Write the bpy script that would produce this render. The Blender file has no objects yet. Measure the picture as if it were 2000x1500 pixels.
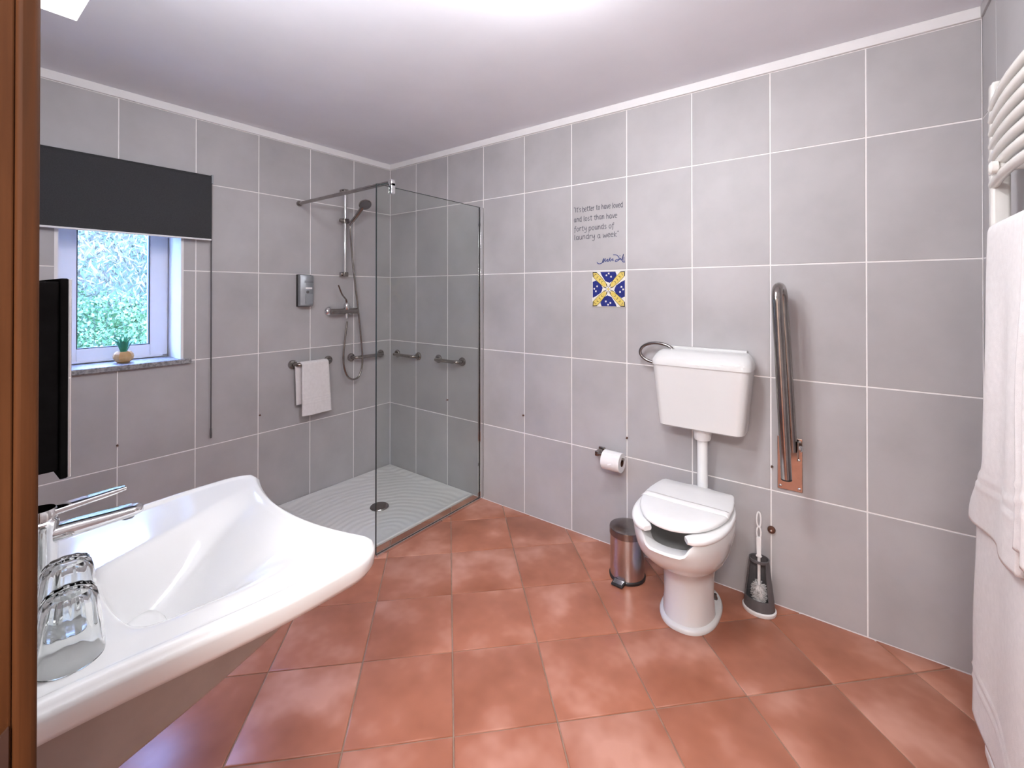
import bpy, bmesh, math, random
from mathutils import Vector, Matrix
random.seed(7)
sc = bpy.context.scene
col = sc.collection
R = math.radians

# ------------------------------------------------------------------ camera
CAM = Vector((2.943, -2.293, 1.376))
YAW, PITCH, FPX, CYP = 2.215192, 0.0050613, 877.64, 567.345
cam = bpy.data.cameras.new('camera'); camo = bpy.data.objects.new('camera', cam); col.objects.link(camo)
camo.location = CAM
camo.rotation_euler = (math.pi/2 + PITCH, 0, YAW - math.pi/2)
cam.sensor_fit = 'HORIZONTAL'; cam.sensor_width = 36
cam.lens = FPX/2000*36
cam.shift_y = -(750-CYP)/2000
cam.clip_start = 0.02
sc.camera = camo
FW = Vector((math.cos(YAW)*math.cos(PITCH), math.sin(YAW)*math.cos(PITCH), math.sin(PITCH)))
RT = Vector((math.sin(YAW), -math.cos(YAW), 0)); UP = RT.cross(FW)
def at(px, py, ax, val):
    """point where the sight line through a photo pixel meets the plane axis=val"""
    d = FW + RT*((px-1000)/FPX) - UP*((py-CYP)/FPX)
    return CAM + d*((val-CAM[ax])/d[ax])

# ------------------------------------------------------------------ world, lights, exposure
W = bpy.data.worlds.new('world'); sc.world = W; W.use_nodes = True
wn = W.node_tree.nodes; bg = wn['Background']
bg.inputs[0].default_value = (0.28, 0.42, 1.0, 1); bg.inputs[1].default_value = 30.0
sc.view_settings.view_transform = 'Standard'; sc.view_settings.look = 'None'
sc.view_settings.gamma = 1; sc.view_settings.use_curve_mapping = False
sc.view_settings.exposure = 0.66
def area(name, loc, size, power, color, rot=(0,0,0), shape='DISK', sy=None):
    l = bpy.data.lights.new(name, 'AREA'); l.energy = power; l.color = color; l.shape = shape; l.size = size
    if sy: l.size_y = sy
    o = bpy.data.objects.new(name, l); o.location = loc; o.rotation_euler = rot; col.objects.link(o); return o
CEIL_LAMP = (2.30, -1.32, 2.40)      # dome lamp, glows by itself (built below)
HALL_LAMP = (3.25, -3.10, 2.40)
area('hall_lamp_light', (HALL_LAMP[0], HALL_LAMP[1], 2.345), 0.60, 48, (1.0, 0.975, 0.97), shape='RECTANGLE', sy=0.60)

# ------------------------------------------------------------------ materials
def mat(name, color, rough=.5, metal=0, **k):
    m = bpy.data.materials.new(name); m.use_nodes = True
    b = m.node_tree.nodes['Principled BSDF']
    b.inputs['Base Color'].default_value = (*color, 1); b.inputs['Roughness'].default_value = rough
    b.inputs['Metallic'].default_value = metal
    for a, v in k.items():
        b.inputs[a.replace('_', ' ')].default_value = v
    return m
def nodes(m): return m.node_tree.nodes, m.node_tree.links, m.node_tree.nodes['Principled BSDF']
def noisy(name, stops, scale, rough=.5, detail=4, per_object=0.0, bump=0.0, bscale=200, coords='Object', stretch=None, rough2=None, metal=0, bdist=.001, offset=True):
    """noise driven colour ramp; per_object shifts brightness and pattern of each object"""
    m = mat(name, stops[0][1], rough, metal); n, l, b = nodes(m)
    tc = n.new('ShaderNodeTexCoord'); src = tc.outputs[coords]
    oi = n.new('ShaderNodeObjectInfo')
    if stretch:
        mp = n.new('ShaderNodeMapping'); mp.inputs['Scale'].default_value = stretch; l.new(src, mp.inputs[0]); src = mp.outputs[0]
    if offset:
        mu = n.new('ShaderNodeVectorMath'); mu.operation = 'ADD'
        sm = n.new('ShaderNodeMath'); sm.operation = 'MULTIPLY'; sm.inputs[1].default_value = 37.0
        l.new(oi.outputs['Random'], sm.inputs[0]); l.new(src, mu.inputs[0]); l.new(sm.outputs[0], mu.inputs[1]); src = mu.outputs[0]
    t = n.new('ShaderNodeTexNoise'); t.inputs['Scale'].default_value = scale; t.inputs['Detail'].default_value = detail
    t.inputs['Roughness'].default_value = .55
    l.new(src, t.inputs['Vector'])
    cr = n.new('ShaderNodeValToRGB'); e = cr.color_ramp.elements
    while len(e) < len(stops): e.new(.5)
    for i, (p, c) in enumerate(stops): e[i].position = p; e[i].color = (*c, 1)
    l.new(t.outputs['Fac'], cr.inputs[0]); out = cr.outputs[0]
    if per_object:
        hs = n.new('ShaderNodeHueSaturation')
        mr = n.new('ShaderNodeMapRange'); mr.inputs[3].default_value = 1-per_object; mr.inputs[4].default_value = 1+per_object
        l.new(oi.outputs['Random'], mr.inputs[0]); l.new(mr.outputs[0], hs.inputs['Value']); l.new(out, hs.inputs['Color']); out = hs.outputs[0]
    l.new(out, b.inputs['Base Color'])
    if rough2 is not None:
        r2 = n.new('ShaderNodeMapRange'); r2.inputs[3].default_value = rough; r2.inputs[4].default_value = rough2
        l.new(t.outputs['Fac'], r2.inputs[0]); l.new(r2.outputs[0], b.inputs['Roughness'])
    if bump:
        t2 = n.new('ShaderNodeTexNoise'); t2.inputs['Scale'].default_value = bscale; t2.inputs['Detail'].default_value = 3
        l.new(src, t2.inputs['Vector'])
        bp = n.new('ShaderNodeBump'); bp.inputs['Strength'].default_value = bump; bp.inputs['Distance'].default_value = bdist
        l.new(t2.outputs['Fac'], bp.inputs['Height']); l.new(bp.outputs[0], b.inputs['Normal'])
    return m
def emit(name, color, strength):
    m = mat(name, color, .4); b = m.node_tree.nodes['Principled BSDF']
    b.inputs['Emission Color'].default_value = (*color, 1); b.inputs['Emission Strength'].default_value = strength; return m
def thin_glass(name, tint, refl=1.0):
    m = bpy.data.materials.new(name); m.use_nodes = True; n = m.node_tree.nodes; l = m.node_tree.links
    n.remove(n['Principled BSDF']); o = n['Material Output']
    t = n.new('ShaderNodeBsdfTransparent'); t.inputs[0].default_value = (*tint, 1)
    g = n.new('ShaderNodeBsdfGlossy'); g.inputs['Roughness'].default_value = .01
    fr = n.new('ShaderNodeLayerWeight'); fr.inputs[0].default_value = .5
    pw = n.new('ShaderNodeMath'); pw.operation = 'POWER'; pw.inputs[1].default_value = 5.0; l.new(fr.outputs['Facing'], pw.inputs[0])
    mm = n.new('ShaderNodeMath'); mm.operation = 'MULTIPLY_ADD'; mm.inputs[1].default_value = .9*refl; mm.inputs[2].default_value = .035*refl; l.new(pw.outputs[0], mm.inputs[0])
    mx = n.new('ShaderNodeMixShader'); l.new(mm.outputs[0], mx.inputs[0]); l.new(t.outputs[0], mx.inputs[1]); l.new(g.outputs[0], mx.inputs[2])
    l.new(mx.outputs[0], o.inputs[0]); return m

M = {}
M['tile'] = noisy('wall_tile_grey', [(.25, (.405,.392,.396)), (.75, (.505,.490,.497))], 3.5, rough=.44, per_object=.035, bump=.22, bscale=420, bdist=.0006, rough2=.54)
M['grout'] = noisy('white_grout', [(.3, (.90,.87,.86)), (.7, (.95,.93,.92))], 30, rough=.85)
M['terra'] = noisy('terracotta', [(.25, (.29,.098,.052)), (.5, (.41,.155,.092)), (.70, (.59,.29,.21))], 4.2, rough=.25, detail=3, per_object=.10, bump=.25, bscale=140, bdist=.0005, rough2=.36)
M['fgrout'] = noisy('floor_grout', [(.3, (.26,.17,.12)), (.7, (.36,.25,.19))], 25, rough=.9)
M['paint'] = noisy('ceiling_paint', [(.3, (.82,.83,.885)), (.7, (.86,.87,.925))], 3, rough=.85, bump=.15, bscale=260, bdist=.0006)
M['white'] = noisy('white_paint', [(.3, (.84,.83,.83)), (.7, (.88,.87,.87))], 8, rough=.45)
M['hallpaint'] = noisy('hall_paint', [(.3, (.70,.62,.56)), (.7, (.74,.66,.60))], 3, rough=.8)
M['ceramic'] = noisy('white_ceramic', [(.3, (.72,.72,.715)), (.7, (.75,.75,.745))], 4, rough=.10)
M['bisque'] = noisy('unglazed_ceramic', [(.3, (.40,.36,.33)), (.7, (.46,.42,.39))], 12, rough=.8)
M['plastic'] = noisy('white_plastic', [(.3, (.82,.82,.82)), (.7, (.86,.86,.86))], 8, rough=.30)
M['tray'] = None
M['chrome'] = noisy('chrome', [(.3, (.72,.72,.73)), (.7, (.80,.80,.81))], 5, rough=.07, metal=1)
M['steel'] = noisy('polished_steel', [(.3, (.30,.275,.26)), (.7, (.40,.37,.35))], 20, rough=.17, metal=1)
M['darksteel'] = noisy('dark_steel', [(.3, (.22,.205,.20)), (.7, (.30,.28,.275))], 20, rough=.24, metal=1)
M['brushed'] = noisy('brushed_steel', [(.3, (.50,.48,.48)), (.7, (.62,.60,.60))], 60, rough=.24, metal=1, stretch=(1,1,.03))
M['black'] = noisy('black_plastic', [(.3, (.012,.011,.011)), (.7, (.02,.018,.018))], 20, rough=.45)
M['void'] = noisy('matt_black', [(.3, (.006,.005,.005)), (.7, (.010,.009,.009))], 20, rough=.8)
M['void'].node_tree.nodes['Principled BSDF'].inputs['Specular IOR Level'].default_value = 0
M['wood'] = noisy('door_wood', [(.25, (.036,.0115,.002)), (.5, (.062,.019,.0035)), (.75, (.09,.031,.008))], 3, rough=.7, stretch=(26,26,1.2), detail=6, offset=False)
M['wood'].node_tree.nodes['Principled BSDF'].inputs['Specular IOR Level'].default_value = .2
M['strike'] = noisy('dark_bronze', [(.3, (.030,.013,.009)), (.7, (.045,.02,.013))], 12, rough=.5)
M['blind'] = noisy('blind_fabric', [(.3, (.030,.031,.034)), (.7, (.042,.043,.047))], 300, rough=.85, bump=.3, bscale=900, bdist=.0004)
M['pvc'] = noisy('window_pvc', [(.3, (.80,.80,.82)), (.7, (.84,.84,.86))], 6, rough=.30)
M['gasket'] = mat('rubber_gasket', (.02,.022,.025), .6)
M['stone'] = noisy('grey_stone', [(.3, (.12,.12,.125)), (.55, (.30,.30,.31)), (.75, (.42,.42,.43))], 90, rough=.40, detail=5)
M['pot'] = noisy('ochre_pot', [(.3, (.46,.26,.085)), (.7, (.62,.38,.16))], 18, rough=.65, bump=.4, bscale=80, bdist=.002)
M['leaf'] = noisy('plant_leaf', [(.3, (.02,.20,.10)), (.7, (.06,.36,.19))], 20, rough=.45)
M['towel'] = noisy('terry_towel', [(.3, (.80,.77,.765)), (.7, (.86,.83,.825))], 60, rough=.95, bump=.6, bscale=700, bdist=.0015)
M['paper'] = noisy('tissue_paper', [(.3, (.86,.85,.85)), (.7, (.90,.89,.89))], 30, rough=.95)
M['grey'] = noisy('grey_plastic', [(.3, (.10,.095,.10)), (.7, (.14,.135,.14))], 8, rough=.40)
M['silver'] = noisy('silver_plastic', [(.3, (.30,.32,.34)), (.7, (.36,.38,.40))], 20, rough=.38, metal=.4)
M['ink'] = mat('print_ink', (.055,.055,.075), .6)
M['inkblue'] = mat('print_ink_blue', (.035,.055,.20), .6)
M['glaze_white'] = mat('glaze_white', (.82,.80,.74), .2)
M['glaze_blue'] = noisy('glaze_blue', [(.3, (.018,.025,.16)), (.7, (.03,.04,.24))], 60, rough=.2)
M['glaze_yellow'] = noisy('glaze_yellow', [(.3, (.70,.52,.10)), (.7, (.80,.66,.22))], 60, rough=.2)
M['glaze_black'] = mat('glaze_black', (.015,.015,.02), .2)
M['radiator'] = noisy('radiator_enamel', [(.3, (.80,.78,.74)), (.7, (.84,.82,.78))], 6, rough=.22)
M['bristle'] = noisy('bristle_white', [(.3, (.66,.63,.62)), (.7, (.82,.80,.80))], 90, rough=.8)
M['mirror'] = mat('mirror_silver', (.85,.86,.86), .02, 1)
M['screenglass'] = thin_glass('shower_glass', (.935,.955,.945), 0.6)
M['paneglass'] = thin_glass('window_glass', (.97,.99,.99), .8)
M['edgeglass'] = mat('glass_edge', (.035,.045,.043), .5)
M['tumbler'] = mat('clear_glass', (.97,.985,.98), .0, Transmission_Weight=1.0, IOR=1.45)
M['lampglow'] = emit('lamp_diffuser', (.955,.965,1.0), 92.0)
M['lampglow2'] = emit('ceiling_diffuser', (.965,.975,1.0), 38.0)
M['hallglow'] = emit('hall_diffuser', (1,.95,.92), 5.0)
M['shieldglow'] = emit('light_shield_glow', (.95,.97,1.0), 1.6)  # faint glow that keeps the added shield plate looking white from below
M['clip'] = noisy('brown_metal', [(.3, (.10,.045,.03)), (.7, (.17,.08,.055))], 40, rough=.4, metal=.5)
M['plate'] = noisy('steel_plate', [(.3, (.50,.40,.35)), (.7, (.58,.47,.42))], 30, rough=.22, metal=1)
M['earth'] = noisy('hill_soil', [(0.3, (0.0322, 0.058, 0.0226)), (0.55, (0.058, 0.0967, 0.0387)), (0.75, (0.1032, 0.1225, 0.0645))], 1.6, rough=.9, offset=False)
M['fol1'] = noisy('ground_cover', [(0.3, (0.0252, 0.0719, 0.0216)), (0.5, (0.0719, 0.1691, 0.0503)), (0.7, (0.1582, 0.2445, 0.0935))], 5, rough=.6, offset=False)
M['fol2'] = noisy('grey_scrub', [(0.3, (0.0839, 0.0806, 0.0549)), (0.55, (0.1355, 0.1225, 0.0806)), (0.75, (0.2128, 0.1806, 0.1161))], 3, rough=.7, offset=False)
# tray: ripple relief around the drain
m = mat('tray_acrylic', (.80,.79,.785), .30); n, l, b = nodes(m)
tc = n.new('ShaderNodeTexCoord'); mp = n.new('ShaderNodeMapping'); mp.inputs['Location'].default_value = (-.36, .20, 0)
wv = n.new('ShaderNodeTexWave'); wv.wave_type = 'RINGS'; wv.rings_direction = 'Z'; wv.inputs['Scale'].default_value = 6.5; wv.inputs['Distortion'].default_value = 3.5; wv.inputs['Detail'].default_value = 1
wv.inputs['Detail Scale'].default_value = .8
bp = n.new('ShaderNodeBump'); bp.inputs['Strength'].default_value = .5; bp.inputs['Distance'].default_value = .004
l.new(tc.outputs['Object'], mp.inputs[0]); l.new(mp.outputs[0], wv.inputs['Vector']); l.new(wv.outputs['Fac'], bp.inputs['Height']); l.new(bp.outputs[0], b.inputs['Normal'])
M['tray'] = m

# ------------------------------------------------------------------ mesh helpers
class MB:
    def __init__(s): s.v = []; s.f = []
    def add(s, vs, fs):
        k = len(s.v); s.v += [Vector(p) for p in vs]; s.f += [tuple(i+k for i in q) for q in fs]; return s
    def box(s, x0, x1, y0, y1, z0, z1):
        vs = [(x,y,z) for z in (z0,z1) for y in (y0,y1) for x in (x0,x1)]
        return s.add(vs, [(0,2,3,1),(4,5,7,6),(0,1,5,4),(2,6,7,3),(0,4,6,2),(1,3,7,5)])
    def loft(s, rings, cap0=True, cap1=True, closed=True):
        n = len(rings[0]); vs = [p for r in rings for p in r]; fs = []
        for i in range(len(rings)-1):
            for j in range(n if closed else n-1):
                a = i*n+j; b_ = i*n+(j+1) % n
                fs.append((a, b_, b_+n, a+n))
        if cap0: fs.append(tuple(reversed(range(n))))
        if cap1: fs.append(tuple(range((len(rings)-1)*n, len(rings)*n)))
        return s.add(vs, fs)
    def cyl(s, p, q, r, n=24, r2=None, cap=True):
        p = Vector(p); q = Vector(q); d = (q-p).normalized(); a = d.orthogonal().normalized(); b_ = d.cross(a)
        r2 = r if r2 is None else r2
        rg = lambda c, rr: [c + a*math.cos(t)*rr + b_*math.sin(t)*rr for t in [2*math.pi*i/n for i in range(n)]]
        return s.loft([rg(p, r), rg(q, r2)], cap, cap)
    def tube(s, pts, r, n=14, cap=True, flat=1.0):
        pts = [Vector(p) for p in pts]; rings = []; a = None
        for i, p in enumerate(pts):
            d = (pts[min(i+1, len(pts)-1)] - pts[max(i-1, 0)]).normalized()
            if a is None: a = d.orthogonal().normalized()
            else: a = (a - d*a.dot(d)).normalized()
            b_ = d.cross(a); rr = r(i/(len(pts)-1)) if callable(r) else r
            rings.append([p + a*math.cos(t)*rr + b_*math.sin(t)*rr*flat for t in [2*math.pi*k/n for k in range(n)]])
        return s.loft(rings, cap, cap)
    def lathe(s, prof, c=(0,0,0), n=32, axis=None, cap0=True, cap1=True):
        c = Vector(c); ax = Vector(axis or (0,0,1)).normalized(); a = Vector((1,0,0)) if abs(ax.z) > .9 else Vector((0,0,1)).cross(ax).normalized(); a = (a-ax*a.dot(ax)).normalized(); b_ = ax.cross(a)
        return s.loft([[c + ax*z + a*math.cos(t)*r + b_*math.sin(t)*r for t in [2*math.pi*k/n for k in range(n)]] for r, z in prof], cap0, cap1)
    def prism(s, poly, z0, z1, plane='z'):
        tr = {'z': lambda p, h: (p[0], p[1], h), 'y': lambda p, h: (p[0], h, p[1]), 'x': lambda p, h: (h, p[0], p[1])}[plane]
        return s.loft([[Vector(tr(p, z0)) for p in poly], [Vector(tr(p, z1)) for p in poly]])
    def grid(s, fn, nu, nv):
        vs = [fn(i/nu, j/nv) for j in range(nv+1) for i in range(nu+1)]
        return s.add(vs, [(j*(nu+1)+i, j*(nu+1)+i+1, (j+1)*(nu+1)+i+1, (j+1)*(nu+1)+i) for j in range(nv) for i in range(nu)])
def wloc(o):
    v = Vector((0,0,0))
    while o: v += o.location; o = o.parent
    return v
def build(name, mb, material, parent=None, smooth=None, bevel=0, solid=0, origin=None, fix=True):
    o0 = Vector(origin) if origin is not None else (wloc(parent) if parent else Vector((0,0,0)))
    me = bpy.data.meshes.new(name); me.from_pydata([tuple(p-o0) for p in mb.v], [], mb.f)
    if fix:
        bm = bmesh.new(); bm.from_mesh(me); bmesh.ops.recalc_face_normals(bm, faces=bm.faces); bm.to_mesh(me); bm.free()
    me.materials.append(M[material] if isinstance(material, str) else material)
    o = bpy.data.objects.new(name, me); col.objects.link(o)
    if parent: o.parent = parent
    o.location = o0 - wloc(parent) if parent else o0
    if smooth:
        for p in me.polygons: p.use_smooth = True
        me.set_sharp_from_angle(angle=R(smooth))
    if solid:
        md = o.modifiers.new('solid', 'SOLIDIFY'); md.thickness = solid; md.offset = 0
    if bevel:
        md = o.modifiers.new('bevel', 'BEVEL'); md.width = bevel; md.segments = 3; md.limit_method = 'ANGLE'; md.angle_limit = R(40)
        md.harden_normals = False
        for p in me.polygons: p.use_smooth = True
        me.set_sharp_from_angle(angle=R(40))
    return o
def thing(name, label, cat, loc, group=None):
    o = bpy.data.objects.new(name, None); col.objects.link(o); o.location = loc; o.empty_display_size = .05
    return tag(o, label, cat, group)
def tag(o, label, cat, group=None):
    o['label'] = label; o['category'] = cat
    if group: o['group'] = group
    return o
def struct(o, label=None, cat=None):
    o['kind'] = 'structure'
    if label: o['label'] = label
    if cat: o['category'] = cat
    return o
def cr(pts, k=8):
    """Catmull-Rom through the points"""
    pts = [Vector(p) for p in pts]; P = [pts[0]*2-pts[1]] + pts + [pts[-1]*2-pts[-2]]; out = []
    for i in range(1, len(P)-2):
        a, b_, c, d = P[i-1:i+3]
        for j in range(k):
            t = j/k
            out.append(.5*((2*b_) + (c-a)*t + (2*a-5*b_+4*c-d)*t*t + (3*b_-a-3*c+d)*t**3))
    out.append(pts[-1]); return out
def fillet(pts, r, k=6):
    """polyline with rounded corners"""
    pts = [Vector(p) for p in pts]; out = [pts[0]]
    for i in range(1, len(pts)-1):
        a, b_, c = pts[i-1:i+2]; u = (a-b_).normalized(); w = (c-b_).normalized(); rr = min(r, (a-b_).length*.49, (c-b_).length*.49)
        p0 = b_+u*rr; p1 = b_+w*rr
        for j in range(k+1):
            t = j/k; out.append(p0*(1-t)**2 + b_*2*t*(1-t) + p1*t*t)
    out.append(pts[-1]); return out
def rrect(x0, x1, y0, y1, r, n=5):
    r = min(r, (x1-x0)/2-1e-5, (y1-y0)/2-1e-5); out = []
    for cx, cy_, a0 in ((x1-r, y1-r, 0), (x0+r, y1-r, 90), (x0+r, y0+r, 180), (x1-r, y0+r, 270)):
        for i in range(n+1):
            t = R(a0+90*i/n); out.append((cx+r*math.cos(t), cy_+r*math.sin(t)))
    return out
def ss(a, b_, x):
    t = max(0, min(1, (x-a)/(b_-a))); return t*t*(3-2*t)
def clip(poly, a, b_, c):
    """keep a*x+b*y<=c"""
    out = []
    for i in range(len(poly)):
        p, q = poly[i], poly[(i+1) % len(poly)]; dp = a*p[0]+b_*p[1]-c; dq = a*q[0]+b_*q[1]-c
        if dp <= 0: out.append(p)
        if dp*dq < 0:
            t = dp/(dp-dq); out.append((p[0]+(q[0]-p[0])*t, p[1]+(q[1]-p[1])*t))
    return out
def parea(p): return .5*abs(sum(p[i][0]*p[(i+1) % len(p)][1]-p[(i+1) % len(p)][0]*p[i][1] for i in range(len(p))))

# ------------------------------------------------------------------ the room
XR, YF, ZC = 3.325, -2.241, 2.40           # right wall, door wall, ceiling
ZT = 2.358                                  # top of tiling
TW, TX0, TL0, G = .33617, .3076, .3312, .0052
ROWS = [(0, .499), (.499, .999), (.999, 1.499), (1.499, 1.999), (1.999, ZT)]
TRAY_X, TRAY_Y = .890, -.90
TT = .008                                    # tile thickness

# floor: backing + single terracotta tiles laid at 45 degrees
fl = MB().box(TRAY_X, XR, YF, 0, -.06, -.004).box(0, TRAY_X, YF, TRAY_Y, -.06, -.004).box(0, TRAY_X, TRAY_Y, 0, -.06, -.045)
floor = struct(build('floor', fl, 'fgrout'), 'terracotta tiled bathroom floor laid diagonally', 'floor')
P0 = (1.017, -.343); pit = .3318; e = pit/math.sqrt(2)
for i in range(-9, 10):
    for j in range(-9, 10):
        h = pit/2 - .0022
        cx, cy_ = P0[0]+(i+.5)*e+(j+.5)*e, P0[1]+(i+.5)*e-(j+.5)*e
        q = h*math.sqrt(2)
        sq = [(cx+q, cy_), (cx, cy_+q), (cx-q, cy_), (cx, cy_-q)]
        if cx < -.4 or cx > XR+.4 or cy_ > .4 or cy_ < YF-.4: continue
        regs = [[(-1,0,-TRAY_X-.001),(1,0,XR),(0,1,0),(0,-1,-YF)], [(1,0,TRAY_X+.001),(-1,0,0),(0,1,TRAY_Y-.004),(0,-1,-YF)]]
        mb = MB()
        for rg in regs:
            p = sq
            for c in rg:
                p = clip(p, *c)
                if len(p) < 3: break
            if len(p) < 3 or parea(p) < 4e-4: continue
            c0 = (sum(v[0] for v in p)/len(p), sum(v[1] for v in p)/len(p))
            ins = lambda d: [(v[0]+(c0[0]-v[0])*d/max(.02, math.hypot(c0[0]-v[0], c0[1]-v[1])), v[1]+(c0[1]-v[1])*d/max(.02, math.hypot(c0[0]-v[0], c0[1]-v[1]))) for v in p]
            dz = random.uniform(-.0004, .0004)
            lev = [(0,-.012),(0,-.0022+dz),(.002,-.0007+dz),(.006,0+dz)]
            mb.loft([[Vector((a, b_, z)) for a, b_ in ins(d)] for d, z in lev])
        if mb.v: build('floor_tile', mb, 'terra', floor, smooth=50, origin=(cx, cy_, 0))

# walls: grout backing with single tiles
def wall_tiles(parent, cuts, plane, sign, hole=None, name='wall_tile'):
    """cuts: joint positions along the wall; plane 'y' (value 0) or 'x'; sign: direction out of the room"""
    for a0, a1 in zip(cuts[:-1], cuts[1:]):
        for z0, z1 in ROWS:
            u0, u1, w0, w1 = a0+G/2, a1-G/2, z0+G/2, z1-G/2
            rects = [(u0, u1, w0, w1)]
            if hole:
                hu0, hu1, hw0, hw1 = hole
                if u0 < hu1 and u1 > hu0 and w0 < hw1 and w1 > hw0:
                    rects = []
                    if w0 < hw0: rects.append((u0, u1, w0, hw0))
                    if w1 > hw1: rects.append((u0, u1, hw1, w1))
                    m0, m1 = max(w0, hw0), min(w1, hw1)
                    if u0 < hu0: rects.append((u0, hu0, m0, m1))
                    if u1 > hu1: rects.append((hu1, u1, m0, m1))
            if not rects: continue
            mb = MB(); c = .0012
            v0 = {'y': 0, 'x': 0, 'r': XR, 'f': YF}[plane]
            for r in rects:
                rg = []
                for d, h in ((0, TT), (0, c), (c, 0)):
                    pts = [(r[0]+d, r[2]+d), (r[1]-d, r[2]+d), (r[1]-d, r[3]-d), (r[0]+d, r[3]-d)]
                    rg.append([Vector((p[0], v0+sign*h, p[1])) if plane in 'yf' else Vector((v0+sign*h, p[0], p[1])) for p in pts])
                mb.loft(rg)
            oc = ((u0+u1)/2, v0, (w0+w1)/2) if plane in 'yf' else (v0, (u0+u1)/2, (w0+w1)/2)
            build(name, mb, 'tile', parent, smooth=30, origin=oc)
# rear wall (y = 0)
wall_rear = struct(build('wall_rear', MB().box(0, XR, .0016, .12, -.06, ZC), 'grout'), 'long grey tiled wall behind the toilet', 'wall')
cr_ = [0] + [TX0+k*TW for k in range(9)] + [XR]
wall_tiles(wall_rear, cr_, 'y', 1)
# left wall (x = 0) with window opening
WY0, WY1, WZ0, WZ1 = -1.892, -1.410, 1.012, 1.86
wl = MB()
for y0, y1, z0, z1 in ((YF, WY0, -.06, ZC), (WY1, .12, -.06, ZC), (WY0, WY1, -.06, WZ0-.028), (WY0, WY1, WZ1, ZC)):
    wl.box(-.34, -.0016, y0, y1, z0, z1)
wall_left = struct(build('wall_left', wl, 'grout'), 'grey tiled wall with the window and the shower', 'wall')
cl = sorted([0] + [-(TL0+k*TW) for k in range(6)] + [YF])
wall_tiles(wall_left, cl, 'x', -1, hole=(WY0, WY1, WZ0-.028, WZ1))
# right wall (x = XR)
wall_right = struct(build('wall_right', MB().box(XR+.0016, XR+.12, YF-.14, .12, -.06, ZC), 'grout'), 'grey tiled wall behind the towel radiator', 'wall')
cw = sorted([0] + [-(.19+k*TW) for k in range(7)] + [YF])
cw = [c for c in cw if c >= YF]
wall_tiles(wall_right, cw, 'r', 1)
# door wall (y = YF) with door opening
DX0, DX1, DZ = 2.31, 3.325, 2.07
wf = MB().box(-.34, DX0, YF-.14, YF-.0016, -.06, ZC).box(DX0, DX1, YF-.14, YF-.0016, DZ, ZC)
wall_front = struct(build('wall_front', wf, 'grout'), 'tiled wall with the door opening and the washbasin', 'wall')
cf = [.0] + [.29+k*TW for k in range(7)]
wall_tiles(wall_front, [c for c in cf if c < DX0] + [DX0], 'f', -1)
ceiling = struct(build('ceiling', MB().box(-.34, XR+.12, YF-.14, .12, ZC, ZC+.08), 'paint'), 'plain painted ceiling', 'ceiling')
# cornice strips
struct(build('trim_1', MB().box(.0, XR, -.012, .002, ZT, ZC), 'white', bevel=.003), 'white cornice strip over the rear wall', 'cornice')
struct(build('trim_2', MB().box(-.002, .012, YF, -.012, ZT, ZC), 'white', bevel=.003), 'white cornice strip over the window wall', 'cornice')
struct(build('trim_3', MB().box(XR-.006, XR+.002, YF, -.012, ZT, ZC), 'tile', bevel=.002), 'thin strip under the ceiling on the right wall', 'trim')
# hall behind the door
HY = -4.1
struct(build('floor_hall', MB().box(1.2, 4.4, HY, YF-.14, -.06, 0).box(DX0, DX1, YF-.14, YF-.0016, -.06, 0), 'terra'), 'hall floor outside the bathroom door', 'floor')
struct(build('ceiling_hall', MB().box(1.2, 4.4, HY, YF-.14, ZC, ZC+.08), 'paint'), 'hall ceiling outside the bathroom door', 'ceiling')
struct(build('wall_hall', MB().box(1.1, 1.2, HY, YF-.14, 0, ZC).box(4.4, 4.5, HY, YF-.14, 0, ZC).box(1.1, 4.5, HY-.1, HY, 0, ZC).box(XR+.12, 4.4, YF-.14, YF-.04, 0, ZC), 'hallpaint'), 'plain hall walls outside the bathroom door', 'wall')

# door frame
JX = 2.370
d = thing('door_1', 'brown wooden door frame at the left edge of the picture', 'door frame', (JX, YF-.06, 0)); struct(d)
build('frame_post', MB().box(DX0, JX-.004, YF-.14, YF, 0, DZ), 'wood', d, bevel=.002)
build('frame_post', MB().box(3.285, XR, YF-.14, YF, 0, DZ), 'wood', d, bevel=.002)
build('frame_head', MB().box(JX-.004, 3.285, YF-.14, YF, DZ-.05, DZ), 'wood', d, bevel=.002)
build('architrave', MB().box(JX-.07, JX, YF, YF+.015, 0, DZ+.05), 'wood', d, bevel=.004)
build('architrave', MB().box(3.285, XR, YF, YF+.015, 0, DZ+.05), 'wood', d, bevel=.004)
build('architrave', MB().box(JX, 3.285, YF, YF+.015, DZ-.02, DZ+.05), 'wood', d, bevel=.004)
pz = 1.005
sp = build('strike_plate', MB().prism([(YF-.036, pz-.20), (YF-.002, pz-.20), (YF-.002, pz), (YF-.0085, pz-.006), (YF-.013, pz), (YF-.036, pz)], JX-.005, JX-.001, 'x'), 'strike', d)
sp['label'] = 'dark bronze strike plate'

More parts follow.
